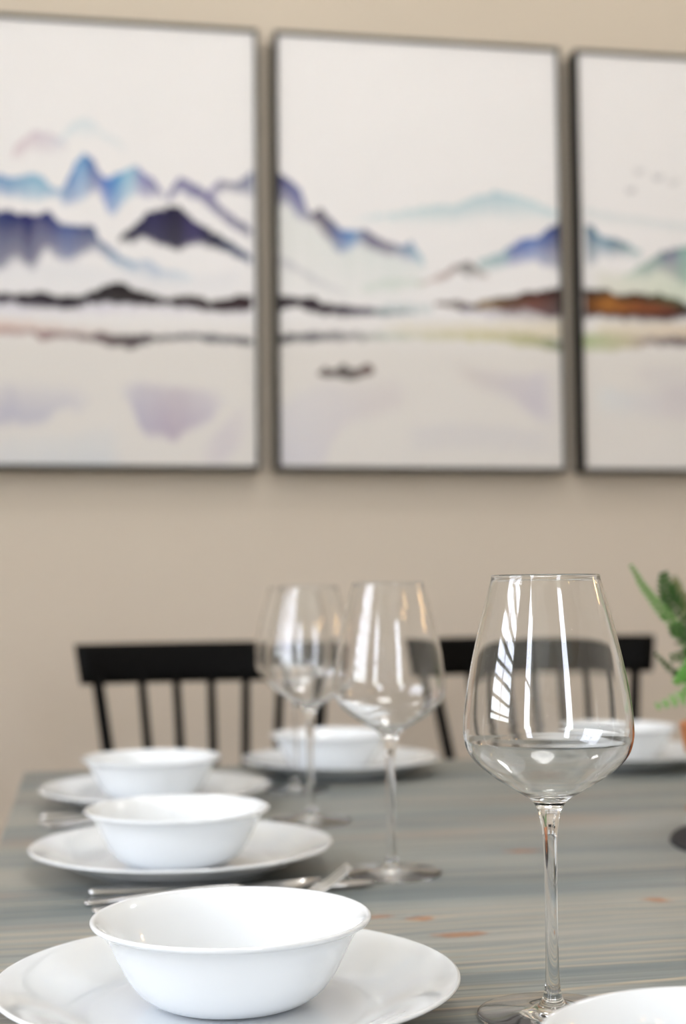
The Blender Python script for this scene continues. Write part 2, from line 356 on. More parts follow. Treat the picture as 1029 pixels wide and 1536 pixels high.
  ('hut',[(0.481,0.5688),(0.563,0.5485),(0.622,0.524),(0.657,0.5154),(0.685,0.5241),(0.708,0.5361),(0.739,0.5448)],[(0.481,0.575),(0.562,0.5609),(0.633,0.5408),(0.656,0.5481),(0.692,0.5458),(0.708,0.5486),(0.739,0.5542)],0.0063,0.0078,0.85,0.4,0.2,[(0.516,(186,160,150)),(0.586,(140,100,90)),(0.645,(60,52,52)),(0.685,(66,56,56)),(0.739,(180,160,150))]),
  ('grass',[(0.285,0.582),(0.423,0.5607),(0.516,0.5619)],[(0.285,0.5912),(0.423,0.5823),(0.515,0.5773)],0.0094,0.0125,0.5,0.2,0.3,[(0.424,(184,194,180))]),
  ('shore',[(-0.0,0.6044),(0.058,0.6093),(0.126,0.611),(0.182,0.6237),(0.239,0.6272),(0.33,0.6317),(0.399,0.6335),(0.48,0.6336)],[(-0.0,0.6362),(0.058,0.6321),(0.136,0.6443),(0.216,0.6459),(0.33,0.6455),(0.399,0.6427),(0.479,0.6382)],0.0047,0.0063,1,0.95,0.1,[(0.014,(46,28,42)),(0.172,(54,36,50)),(0.286,(80,72,90)),(0.47,(150,152,156))]),
  ('mist',[(0.33,0.6363),(0.422,0.6131),(0.538,0.6233)],[(0.33,0.6455),(0.422,0.6408),(0.537,0.6387)],0.0078,0.0078,0.5,0.4,0.2,[(0.424,(172,182,180))]),
  ('shore',[(0.538,0.6124),(0.608,0.608),(0.655,0.6149),(0.726,0.6043),(0.797,0.5967),(0.868,0.5859),(0.928,0.5785),(0.993,0.5678)],[(0.538,0.6171),(0.608,0.6204),(0.666,0.6271),(0.737,0.6212),(0.796,0.6294),(0.867,0.6219),(0.915,0.632),(0.991,0.6369)],0.0047,0.0063,1,0.9,0.1,[(0.551,(90,60,52)),(0.668,(84,62,50)),(0.716,(136,106,50)),(0.81,(104,70,46)),(0.894,(112,58,42)),(0.995,(66,36,34))]),
  ('top',[(0.726,0.6043),(0.797,0.5951),(0.868,0.5844),(0.928,0.5769),(0.994,0.5662)],[(0.726,0.6074),(0.797,0.6014),(0.868,0.5937),(0.928,0.5879),(0.993,0.5803)],0.0031,0.0047,0.8,0.8,0,[(0.799,(50,38,34))]),
  ('under',[(0.631,0.6246),(0.749,0.6256),(0.867,0.6235),(0.992,0.6338)],[(0.631,0.6339),(0.748,0.6412),(0.867,0.6454),(0.991,0.6526)],0.0047,0.0094,0.6,0.3,0.3,[(0.633,(160,150,170)),(0.87,(110,84,96)),(0.995,(90,70,80))]),
  ('sand',[(0.329,0.6608),(0.654,0.6521),(0.991,0.6432)],[(0.329,0.6914),(0.653,0.6862),(0.99,0.6871)],0.0125,0.0063,0.3,0.8,0,[(0.331,(214,204,190)),(0.995,(208,190,160))]),
  ('line',[(-0.001,0.6966),(0.08,0.6923),(0.192,0.689),(0.329,0.6868),(0.513,0.6854),(0.7,0.6808),(0.866,0.6844),(0.99,0.6949)],[(-0.001,0.7177),(0.079,0.7074),(0.192,0.7042),(0.329,0.7021),(0.513,0.6977),(0.7,0.6963),(0.865,0.7062),(0.989,0.7184)],0.0063,0.0078,1,0.8,0.1,[(0.014,(40,38,50)),(0.126,(84,80,90)),(0.263,(150,144,144)),(0.377,(186,186,176)),(0.516,(200,192,172)),(0.704,(198,188,152)),(0.894,(176,170,132)),(0.995,(120,124,100))]),
  ('boat',[(0.132,0.7824),(0.151,0.7746),(0.164,0.7653),(0.18,0.7727),(0.203,0.7709),(0.228,0.7584),(0.25,0.7702),(0.282,0.7683),(0.305,0.7573),(0.323,0.7617),(0.337,0.7737)],[(0.132,0.7854),(0.15,0.7867),(0.168,0.791),(0.202,0.7891),(0.227,0.7933),(0.259,0.7944),(0.293,0.7864),(0.318,0.7831),(0.337,0.7767)],0.0031,0.0031,0.85,0.8,0,[(0.149,(70,36,34)),(0.235,(48,24,24)),(0.331,(90,48,44))]),
  ('ref',[(0.002,0.8591),(0.078,0.8283),(0.191,0.8028),(0.236,0.8084),(0.327,0.8012),(0.476,0.7933)],[(0.001,0.9819),(0.143,0.9812),(0.189,0.9207),(0.235,0.8841),(0.326,0.8651),(0.476,0.824)],0.0469,0.0375,0.35,0.6,0.3,[(0.014,(200,193,200)),(0.331,(202,189,188))]),
  ('ref',[(0.582,0.7398),(0.698,0.7629),(0.84,0.7766),(0.988,0.7653)],[(0.582,0.7536),(0.698,0.7938),(0.815,0.8234),(0.861,0.8477),(0.984,0.89)],0.0344,0.0375,0.45,0.6,0.3,[(0.657,(200,187,182)),(0.894,(188,177,188))]),
  ('low',[(0.417,0.9008),(0.649,0.8928),(0.984,0.9118)],[(0.416,0.9495),(0.647,0.9419),(0.982,0.9584)],0.025,0.0219,0.35,0.3,0.2,[(0.657,(196,188,190))]),
 ],
 'right': [
  ('bird',[(0.177,0.3399),(0.187,0.3252),(0.199,0.3296),(0.212,0.3213),(0.221,0.3386)],[(0.176,0.3415),(0.186,0.3364),(0.199,0.3392),(0.211,0.3341),(0.221,0.3402)],0.0031,0.0031,0.55,0.55,0,[(0.176,(150,146,150))]),
  ('bird',[(0.208,0.2941),(0.218,0.2778),(0.233,0.2837),(0.245,0.2753),(0.255,0.2927)],[(0.208,0.2957),(0.218,0.289),(0.232,0.2934),(0.245,0.2866),(0.255,0.2943)],0.0031,0.0031,0.4,0.4,0,[(0.176,(150,146,150))]),
  ('bird',[(0.276,0.3049),(0.289,0.2901),(0.302,0.2962),(0.314,0.2877),(0.326,0.3035)],[(0.276,0.3065),(0.289,0.3014),(0.301,0.3074),(0.314,0.299),(0.326,0.3051)],0.0031,0.0031,0.5,0.5,0,[(0.176,(150,146,150))]),
  ('bird',[(0.333,0.3162),(0.346,0.2997),(0.358,0.3058),(0.371,0.2973),(0.383,0.3147)],[(0.333,0.3178),(0.346,0.311),(0.358,0.317),(0.371,0.3086),(0.383,0.3163)],0.0031,0.0031,0.35,0.35,0,[(0.176,(150,146,150))]),
  ('far',[(0.024,0.376),(0.082,0.3839),(0.204,0.3935),(0.4,0.4077),(1.092,0.4131)],[(0.023,0.4014),(0.081,0.4062),(0.204,0.4127),(0.399,0.4238),(1.091,0.4296)],0.0078,0.0125,0.5,0.2,0.2,[(0.029,(190,196,196))]),
  ('wash',[(0.019,0.5187),(0.2,0.5339),(0.324,0.5089),(0.474,0.4927),(1.088,0.4954)],[(0.018,0.5819),(0.321,0.5855),(1.084,0.5775)],0.0219,0.0187,0.4,0.5,0.4,[(0.029,(206,198,180)),(0.274,(190,194,164)),(0.423,(170,184,150))]),
  ('teal',[(0.023,0.4157),(0.056,0.4244),(0.08,0.4396),(0.116,0.4515),(0.153,0.4474),(0.19,0.4641),(0.238,0.4821)],[(0.02,0.506),(0.054,0.5053),(0.091,0.4854),(0.152,0.4904),(0.189,0.4864),(0.238,0.4884)],0.0063,0.0156,1,0.35,0.5,[(0.029,(62,96,118)),(0.09,(92,136,158)),(0.146,(52,104,126)),(0.225,(140,172,172))]),
  ('hill',[(0.163,0.5378),(0.225,0.5126),(0.287,0.4873),(0.325,0.4721),(0.363,0.4648),(0.398,0.4607),(0.577,0.429),(0.779,0.4696),(1.089,0.4872)],[(0.162,0.5442),(0.224,0.5365),(0.286,0.5225),(0.323,0.5185),(0.394,0.549),(0.572,0.5453),(1.086,0.5381)],0.0078,0.0156,0.95,0.4,0.5,[(0.188,(170,186,168)),(0.286,(104,136,130)),(0.343,(88,88,122)),(0.396,(120,160,150)),(0.574,(90,130,110))]),
  ('island',[(0.013,0.5725),(0.052,0.5765),(0.1,0.5755),(0.149,0.5857),(0.222,0.5811),(0.296,0.5828),(0.345,0.5915),(0.392,0.6034),(0.62,0.612)],[(0.011,0.6261),(0.074,0.6313),(0.172,0.6328),(0.27,0.6358),(0.344,0.6329),(0.391,0.6257),(0.62,0.6185)],0.0047,0.0063,1,1,0.1,[(0.034,(110,70,40)),(0.102,(164,112,58)),(0.225,(142,88,56)),(0.324,(130,80,60)),(0.396,(90,56,48))]),
  ('top',[(0.013,0.5662),(0.052,0.5717),(0.1,0.5708),(0.149,0.5825),(0.223,0.5779),(0.296,0.578),(0.346,0.5851),(0.392,0.597),(0.62,0.6088)],[(0.013,0.5883),(0.051,0.586),(0.1,0.585),(0.148,0.5952),(0.222,0.597),(0.296,0.5988),(0.345,0.601),(0.392,0.6097),(0.62,0.6152)],0.0047,0.0063,1,0.8,0.1,[(0.034,(30,32,30)),(0.127,(80,60,40)),(0.225,(64,46,34)),(0.348,(86,96,70)),(0.396,(70,76,56))]),
  ('under',[(0.012,0.6198),(0.074,0.625),(0.172,0.6233),(0.27,0.6247),(0.344,0.6202),(0.392,0.6129),(0.62,0.612)],[(0.011,0.6387),(0.074,0.6376),(0.171,0.6407),(0.27,0.6422),(0.344,0.6393),(0.391,0.6321),(0.619,0.6249)],0.0047,0.0078,0.9,0.7,0.1,[(0.034,(50,44,60)),(0.176,(76,46,44)),(0.396,(60,34,40))]),
  ('sand',[(0.011,0.6482),(0.319,0.6461),(1.081,0.6332)],[(0.01,0.6828),(0.318,0.6779),(1.08,0.6659)],0.0125,0.0063,0.6,0.8,0,[(0.034,(210,196,172)),(0.396,(206,184,160))]),
  ('line',[(0.01,0.678),(0.146,0.6775),(0.219,0.6842),(0.268,0.6818),(0.389,0.6784),(1.079,0.6724)],[(0.009,0.711),(0.072,0.7133),(0.194,0.7067),(0.268,0.6977),(0.389,0.7007),(1.079,0.6855)],0.0063,0.0078,1,0.8,0.1,[(0.034,(176,180,142)),(0.176,(190,178,150)),(0.237,(160,140,126)),(0.299,(112,92,92)),(0.396,(92,68,74))]),
  ('ref',[(0.021,0.7924),(0.215,0.8122),(0.385,0.7913),(1.074,0.7735)],[(0.019,0.8393),(0.189,0.8533),(0.382,0.8673),(1.068,0.8871)],0.0406,0.0375,0.4,0.4,0.3,[(0.078,(204,205,206)),(0.324,(196,183,188))]),
  ('ref',[(0.167,0.7686),(0.266,0.7484),(0.387,0.7531),(0.564,0.7508)],[(0.167,0.7781),(0.264,0.7863),(0.384,0.8293),(0.561,0.8275)],0.0344,0.0312,0.4,0.4,0.3,[(0.274,(202,191,190))]),
 ],
}
# ------------------------------------------------------------------ tuning
WALL_A = s2l((205, 193, 178)); WALL_B = s2l((208, 196, 181))
PAPER = 0.80
T_DK, T_MD, T_GR, T_LT = (88, 98, 101), (122, 131, 132), (147, 151, 147), (174, 169, 158)
T_TAN, T_FINE = (196, 178, 150), (84, 94, 98)
TAB_ROUGH = 0.34
TX, TY, TZ = 0.95, 1.195, 0.75           # table origin (top centre)
WORLD = 11.0
CEIL_E = 11.0
DRUM_E = 8.0
EXPOSURE = 0.14

GLASS = glass_mat()
M_WALL = wall_mat()
M_WHITE = simple('off_white_wall_paint', s2l((232, 229, 224)), 0.8)
M_CEIL = simple('white_ceiling_paint', s2l((240, 238, 233)), 0.8)
M_FLOOR = simple('light_oak_floor', s2l((170, 156, 140)), 0.4, var=0.15, nscale=3.0)
M_TRIM = simple('white_trim_paint', s2l((238, 237, 232)), 0.4)
M_TABLE = table_mat()
M_APRON = simple('stained_pine_side', s2l((168, 154, 130)), 0.45, var=0.15, nscale=20.0)
M_CHINA = simple('white_opal_dinnerware', (0.80, 0.828, 0.85), 0.10, var=0.006, coat=0.4)
M_STEEL = simple('polished_steel', (0.66, 0.65, 0.64), 0.13, metal=1.0, var=0.03)
M_BLACK = simple('black_lacquered_wood', (0.0022, 0.002, 0.002), 0.45, var=0.25, nscale=14.0, spec=0.07)
M_FRAME = simple('dark_bronze_frame', s2l((27, 25, 23)), 0.55, var=0.1, nscale=30.0)
M_MAT = simple('black_woven_mat', (0.018, 0.018, 0.022), 0.75, var=0.4, nscale=220.0)
M_POT = simple('terracotta_clay', s2l((196, 124, 78)), 0.8, var=0.15, nscale=25.0)
M_SOIL = simple('dark_potting_soil', (0.03, 0.022, 0.015), 0.95, var=0.5, nscale=120.0)
M_WARM = simple('brass_metal', (0.78, 0.56, 0.30), 0.25, metal=1.0)

def leaf_mat(name, c0, c1, rough=0.4):
    k = NT(name)
    c = k.mix(k.noise(k.obj(), 38.0, 2.0), s2l(c0), s2l(c1))
    k.l(c, k.b.inputs['Base Color']); k.b.inputs['Roughness'].default_value = rough
    tr = k.n('ShaderNodeBsdfTranslucent'); k.l(c, tr.inputs['Color'])
    mx = k.n('ShaderNodeMixShader'); mx.inputs[0].default_value = 0.3
    k.l(k.b.outputs[0], mx.inputs[1]); k.l(tr.outputs[0], mx.inputs[2])
    k.l(mx.outputs[0], k.t.nodes['Material Output'].inputs['Surface'])
    return k.m
M_FERN = leaf_mat('deep_green_fern', (42, 78, 34), (78, 116, 58))
M_FERN2 = leaf_mat('olive_green_fern', (96, 108, 62), (140, 142, 96))
M_FERN3 = leaf_mat('pale_green_fern', (110, 160, 84), (150, 190, 120))
M_LIME = leaf_mat('bright_green_leaf', (66, 128, 36), (104, 168, 62))

# ------------------------------------------------------------------ the room
X0, X1, Y0, Y1, ZC = -1.7, 3.4, -1.8, 2.852, 2.7
def wall(name, mat, boxes):
    bm = bmesh.new()
    for b in boxes: add_box(bm, *b)
    return tag(from_bm(name, bm, mat), kind='structure')
wall('floor', M_FLOOR, [(X0 - .15, X1 + .15, Y0 - .15, Y1 + .15, -0.1, 0.0)])
wall('ceiling', M_CEIL, [(X0 - .15, X1 + .15, Y0 - .15, Y1 + .15, ZC, ZC + .1)])
wall('wall_back', M_WALL, [(X0 - .15, X1 + .15, Y1, Y1 + .15, 0, ZC)])
wall('wall_right', M_WHITE, [(X1, X1 + .15, Y0 - .15, Y1, 0, ZC)])
wall('baseboard_back', M_TRIM, [(X0, X1, Y1 - .014, Y1, 0, .1)])
# openings: left wall (y0, y1, z0, z1), front wall (x0, x1, z0, z1)
LW = [(-1.50, -0.85, 0.90, 2.55), (0.05, 1.25, 1.00, 2.60)]
FW = [(0.50, 1.00, 0.90, 2.55)]
def pierced(lo, hi, ops):
    out, cur = [], lo
    for a, b, z0, z1 in ops:
        out += [(cur, a, 0, ZC), (a, b, 0, z0), (a, b, z1, ZC)]; cur = b
    out.append((cur, hi, 0, ZC))
    return [o for o in out if o[1] - o[0] > 1e-4 and o[3] - o[2] > 1e-4]
wall('wall_left', M_WHITE, [(X0 - .15, X0, a, b, c, d) for a, b, c, d in pierced(Y0 - .15, Y1, LW)])
wall('wall_front', M_WHITE, [(a, b, Y0 - .15, Y0, c, d) for a, b, c, d in pierced(X0, X1, FW)])
def window(idx, axis, a, b, z0, z1, bars):
    bm = bmesh.new()
    def bx(p0, p1, q0, q1):
        if axis == 'x': add_box(bm, p0, p1, Y0 - .11, Y0 - .05, q0, q1)
        else: add_box(bm, X0 - .11, X0 - .05, p0, p1, q0, q1)
    w = .05
    bx(a, a + w, z0, z1); bx(b - w, b, z0, z1); bx(a + w, b - w, z0, z0 + w); bx(a + w, b - w, z1 - w, z1)
    for i in range(1, bars[0]): 
        c = a + (b - a) * i / bars[0]; bx(c - .02, c + .02, z0 + w, z1 - w)
    for i in range(1, bars[1]):
        c = z0 + (z1 - z0) * i / bars[1]; bx(a + w, b - w, c - .012, c + .012)
    tag(from_bm('window_%d' % idx, bm, M_TRIM), kind='structure')
    L = bpy.data.lights.new('daylight_portal', 'AREA'); L.shape = 'RECTANGLE'; L.cycles.is_portal = True
    L.size, L.size_y = b - a, z1 - z0
    o = bpy.data.objects.new('daylight_portal', L); COL.objects.link(o)
    m = (a + b) / 2; z = (z0 + z1) / 2
    if axis == 'x': o.location = (m, Y0 - .13, z); o.rotation_euler = (PI / 2, 0, 0)
    else: o.location = (X0 - .13, m, z); o.rotation_euler = (PI / 2, 0, -PI / 2)
    o.rotation_euler = (Vector((0, 1, 0)) if axis == 'x' else Vector((1, 0, 0))).to_track_quat('-Z', 'Z' if True else 'Y').to_euler()
window(1, 'y', *LW[0], (1, 2))
window(2, 'y', *LW[1], (2, 12))
window(3, 'x', *FW[0], (1, 1))

# ------------------------------------------------------------------ the three canvases
def picture(cx, key, label):
    t = thing('framed_picture', label, 'picture', (cx, 2.85, 1.6835), 0, 'three-panel ink landscape on the wall')
    W2, H2, w = .3016, .4464, .0062
    bm = bmesh.new(); add_box(bm, -W2 + .004, W2 - .004, -.045, 0, -H2 + .004, H2 - .004)
    from_bm('canvas', bm, canvas_mat(key, PAINT[key]), t)
    bm = bmesh.new()
    for b in ((-W2, -W2 + w, -H2, H2), (W2 - w, W2, -H2, H2), (-W2 + w, W2 - w, -H2, -H2 + w), (-W2 + w, W2 - w, H2 - w, H2)):
        add_box(bm, b[0], b[1], -.052, 0, b[2], b[3])
    from_bm('frame', bm, M_FRAME, t)
picture(.0407, 'left', 'left canvas of blue and navy ink mountains, cut by the photo edge')
picture(.6785, 'middle', 'middle canvas of misty lake with small brown boat, in thin dark frame')
picture(1.3164, 'right', 'right canvas with flying birds above an orange-brown island, in thin dark frame')

# ------------------------------------------------------------------ table
TBX0, TBX1, TBY0, TBY1 = -.082, 1.982, .40, 1.990
t = thing('dining_table', 'grey stained pine dining table with orange knots, set for a meal', 'table', (TX, TY, 0))
bm = bmesh.new(); add_box(bm, TBX0 - TX, TBX1 - TX, TBY0 - TY, TBY1 - TY, -.04, 0)
top = from_bm('tabletop', bm, M_TABLE, t, bevel=.004); top.location = (0, 0, TZ)
bm = bmesh.new()
for b in ((TBX0 + .09, TBX1 - .09, TBY0 + .30, TBY0 + .322), (TBX0 + .09, TBX1 - .09, TBY1 - .322, TBY1 - .30), (TBX0 + .09, TBX0 + .112, TBY0 + .322, TBY1 - .322), (TBX1 - .112, TBX1 - .09, TBY0 + .322, TBY1 - .322)):
    add_box(bm, b[0] - TX, b[1] - TX, b[2] - TY, b[3] - TY, TZ - .13, TZ - .0405)
from_bm('apron', bm, M_APRON, t)
for lx in (TBX0 + .1125, TBX1 - .1825):
    for ly in (TBY0 + .323, TBY1 - .393):
        bm = bmesh.new(); add_box(bm, lx - TX, lx + .07 - TX, ly - TY, ly + .07 - TY, 0, TZ - .0405)
        from_bm('leg', bm, M_APRON, t, bevel=.004)

# ------------------------------------------------------------------ plates and bowls
PLATE = [(0, .0022), (.068, .0022), (.0715, .0), (.0765, .0), (.0795, .0022), (.090, .0050), (.104, .0104), (.118, .0164), (.1275, .0202), (.1298, .0214),
         (.1300, .0225), (.1290, .0232), (.1268, .0230), (.116, .0195), (.102, .0137), (.090, .0085), (.080, .0060), (.070, .0055), (.035, .0054), (0, .0054)]
plate_me = lathe_mesh('dinner_plate', catmull(PLATE, 5), seg=128); plate_me.materials.append(M_CHINA)
BOWL = [(0, .0016), (.0295, .0016), (.0315, .0), (.0350, .0), (.0385, .0010), (.0450, .0032), (.0525, .0082), (.0588, .0160), (.0640, .0255), (.0680, .0340), (.0715, .0398), (.0755, .0438), (.0783, .0456),
        (.0795, .0467), (.0793, .0481), (.0778, .0486), (.0758, .0477), (.0722, .0446), (.0682, .0395), (.0645, .0330), (.0600, .0245), (.0548, .0160), (.0488, .0095), (.0420, .0060), (.0320, .0046), (.016, .0043), (0, .0043)]
bowl_me = lathe_mesh('cereal_bowl', catmull(BOWL, 5), seg=128); bowl_me.materials.append(M_CHINA)
def lone(name, me, loc, rz, label, cat, group):
    o = bpy.data.objects.new(name, me); COL.objects.link(o); o.location = loc; o.rotation_euler = (0, 0, rz)
    return tag(o, label, cat, group)
SET = [((.0794, .8110), (.0822, .8195), 'large white plate closest to the camera, cut by the left photo edge', 'white bowl with flared rim nearest the camera in the left row'),
       ((.0830, 1.2490), (.0789, 1.2450), 'white plate second in the left row, cutlery lying in front of it', 'white bowl second in the left row, behind the nearest bowl'),
       ((.0794, 1.6350), (.0753, 1.6500), 'white plate farthest back in the left row, near the table corner', 'white bowl farthest back in the left row, in front of the left black chair'),
       ((.3327, 1.8660), (.3190, 1.8690), 'white plate on the far table edge behind the two blurred wine glasses', 'white bowl on the far table edge, seen behind the wine glass stems'),
       ((.7180, 1.8560), (.7180, 1.8600), 'white plate on the far table edge behind the front wine glass and the fern', 'white bowl seen through the front wine glass, beside the fern'),
       ((.2589, .5480), (.2589, .5480), 'white plate under the bowl in the bottom right corner', 'white bowl cut off by the bottom right corner of the photo')]
for (p, b, lp, lb) in SET:
    lone('dinner_plate', plate_me, (p[0], p[1], TZ), random.uniform(0, 6), lp, 'plate', 'white dinner plates')
    lone('cereal_bowl', bowl_me, (b[0], b[1], TZ + .0054), random.uniform(0, 6), lb, 'bowl', 'white bowls standing on the plates')

# ------------------------------------------------------------------ wine glasses
G_OUT = [(0, .0), (.030, .0), (.0400, .0001), (.0418, .0007), (.0420, .0013), (.0412, .0019), (.036, .0024), (.026, .0032), (.0165, .0042), (.0104, .0056), (.0070, .0080), (.0052, .0115), (.0042, .017), (.0037, .028), (.0035, .050), (.0036, .0742),
         (.0040, .0950), (.0044, .1020), (.0054, .1080), (.0071, .1140), (.0100, .1184), (.0138, .1212), (.0237, .1270), (.0325, .1327), (.0400, .1388), (.0446, .1447), (.0468, .1507), (.0476, .1575), (.0467, .1703),
         (.0436, .1900), (.0392, .2099), (.0341, .2297), (.0308, .2420), (.03055, .2434), (.0305, .2441)]
_o = catmull(G_OUT, 6); _n = prof_normals(_o)
G_IN = [(.0301, .24465), (.0296, .24455), (.0293, .2440), (.0295, .2430)]
for (q, m) in reversed(list(zip(_o, _n))):
    if .1262 < q[1] < .2415:
        th = .0008 + .0004 * max(0, (.16 - q[1]) / .035)
        G_IN.append((q[0] - m[0] * th, q[1] - m[1] * th))
G_IN = G_IN[:4] + G_IN[4::4] + [(.0155, .1236), (.0085, .1216), (.004, .1209), (0, .1207)]
outp = catmull(G_OUT, 6); full = catmull(G_OUT + G_IN, 6)
nrm = prof_normals(full)
cut1 = max(i for i, q in enumerate(full) if q[1] <= .0118 and i < len(outp))
cut2 = max(i for i, q in enumerate(full) if q[1] <= .1082 and i < len(outp))
foot_me = lathe_mesh('foot', full[:cut1 + 1], nrm[:cut1 + 1], 128)
stem_me = lathe_mesh('stem', full[cut1:cut2 + 1], nrm[cut1:cut2 + 1], 128)
gbowl_me = lathe_mesh('glass_bowl', full[cut2:], nrm[cut2:], 128)
for m in (foot_me, stem_me, gbowl_me): m.materials.append(GLASS)
def wine_glass(x, y, label):
    t = thing('wine_glass', label, 'wine glass', (x, y, TZ + .0002), 0, 'stemmed wine glasses on the table')
    for n, m in (('foot', foot_me), ('stem', stem_me), ('glass_bowl', gbowl_me)):
        o = bpy.data.objects.new(n, m); COL.objects.link(o); o.parent = t
wine_glass(.2559, .7711, 'large empty wine glass in sharp focus at front right')
wine_glass(.2543, 1.1873, 'empty wine glass in the centre, standing at the tips of the cutlery')
wine_glass(.2318, 1.4818, 'blurred wine glass directly left of the central one')
wine_glass(.2513, 1.7250, 'faintest wine glass, farthest back, hidden behind the blurred left glass')

# ------------------------------------------------------------------ cutlery
def knife_parts(t):
    bm = bmesh.new()
    strip_bm(bm, catmull([(0, 0, .0036, .0060, .0030, 0), (.002, 0, .0037, .0078, .0034, 0), (.01, 0, .0037, .0084, .0036, 0), (.05, 0, .0036, .0072, .0035, 0), (.095, 0, .0036, .0056, .0033, 0), (.104, 0, .0036, .0058, .0030, 0)], 3))
    from_bm('handle', bm, M_STEEL, t, True)
    bm = bmesh.new()
    strip_bm(bm, catmull([(.103, 0, .0036, .0054, .0020, 0), (.112, .001, .0036, .0080, .0012, 0), (.15, .001, .0036, .0098, .0009, 0), (.20, .001, .0036, .0096, .0008, 0), (.218, .003, .0036, .0070, .0007, 0), (.227, .006, .0036, .0016, .0005, 0)], 3))
    from_bm('blade', bm, M_STEEL, t, True)
def handle(t, L):
    bm = bmesh.new()
    strip_bm(bm, catmull([(0, 0, .0022, .0050, .0012, 0), (.0015, 0, .0023, .0080, .0016, 0), (.01, 0, .0026, .0095, .0017, 0), (.04, 0, .0050, .0066, .0016, 0), (.08, 0, .0078, .0040, .0017, 0), (L - .012, 0, .0085, .0030, .0018, 0), (L, 0, .0074, .0034, .0017, 0)], 3))
    from_bm('handle', bm, M_STEEL, t, True)
def fork_parts(t):
    handle(t, .125)
    bm = bmesh.new()
    strip_bm(bm, catmull([(.124, 0, .0076, .0034, .0016, 0), (.133, 0, .0055, .0080, .0013, .0005), (.143, 0, .0038, .0118, .0011, .0015), (.154, 0, .0034, .0124, .0010, .0012), (.157, 0, .0038, .0124, .0010, .0008)], 3))
    for y in (-.0105, -.0035, .0035, .0105):
        strip_bm(bm, catmull([(.155, y, .0034, .0021, .0011, 0), (.168, y * .98, .0064, .0019, .0010, 0), (.180, y * .95, .0122, .0017, .0010, 0), (.190, y * .92, .0194, .0013, .0009, 0), (.197, y * .9, .0250, .0006, .0005, 0)], 3), 8)
    from_bm('tines', bm, M_STEEL, t, True)
def spoon_parts(t):
    handle(t, .122)
    bm = bmesh.new()
    strip_bm(bm, catmull([(.121, 0, .0077, .0034, .0016, 0), (.128, 0, .0074, .0072, .0010, .0010), (.138, 0, .0076, .0134, .0009, .0045), (.152, 0, .0080, .0160, .0008, .0064), (.166, 0, .0092, .0140, .0008, .0056), (.177, 0, .0108, .0086, .0008, .0024), (.1835, 0, .0120, .0016, .0007, 0)], 4), 20)
    from_bm('spoon_bowl', bm, M_STEEL, t, True)
kn = thing('table_knife', 'steel table knife lying between the two nearest plates, blade under the central wine glass', 'knife', (.004, 1.1530, TZ), math.radians(-4.0), 'cutlery laid beside the plates'); knife_parts(kn)
sp = thing('teaspoon', 'steel spoon behind the nearest bowl, between the knife and the fork', 'spoon', (.0, 1.1215, TZ), math.radians(0.5), 'cutlery laid beside the plates'); spoon_parts(sp)
fk = thing('dinner_fork', 'steel fork with tines curving up behind the nearest bowl', 'fork', (.0056, 1.0930, TZ), math.radians(2.0), 'cutlery laid beside the plates'); fork_parts(fk)
for src, dx, dy, lab in ((kn, -.049, .405, 'blurred steel knife behind the second plate of the left row'), (sp, -.047, .405, 'blurred steel spoon half hidden behind the second plate of the left row'), (fk, -.046, .405, 'blurred steel fork mostly hidden behind the second plate of the left row')):
    c = copy_tree(src); c.location = (src.location.x + dx, src.location.y + dy, TZ); c['label'] = lab

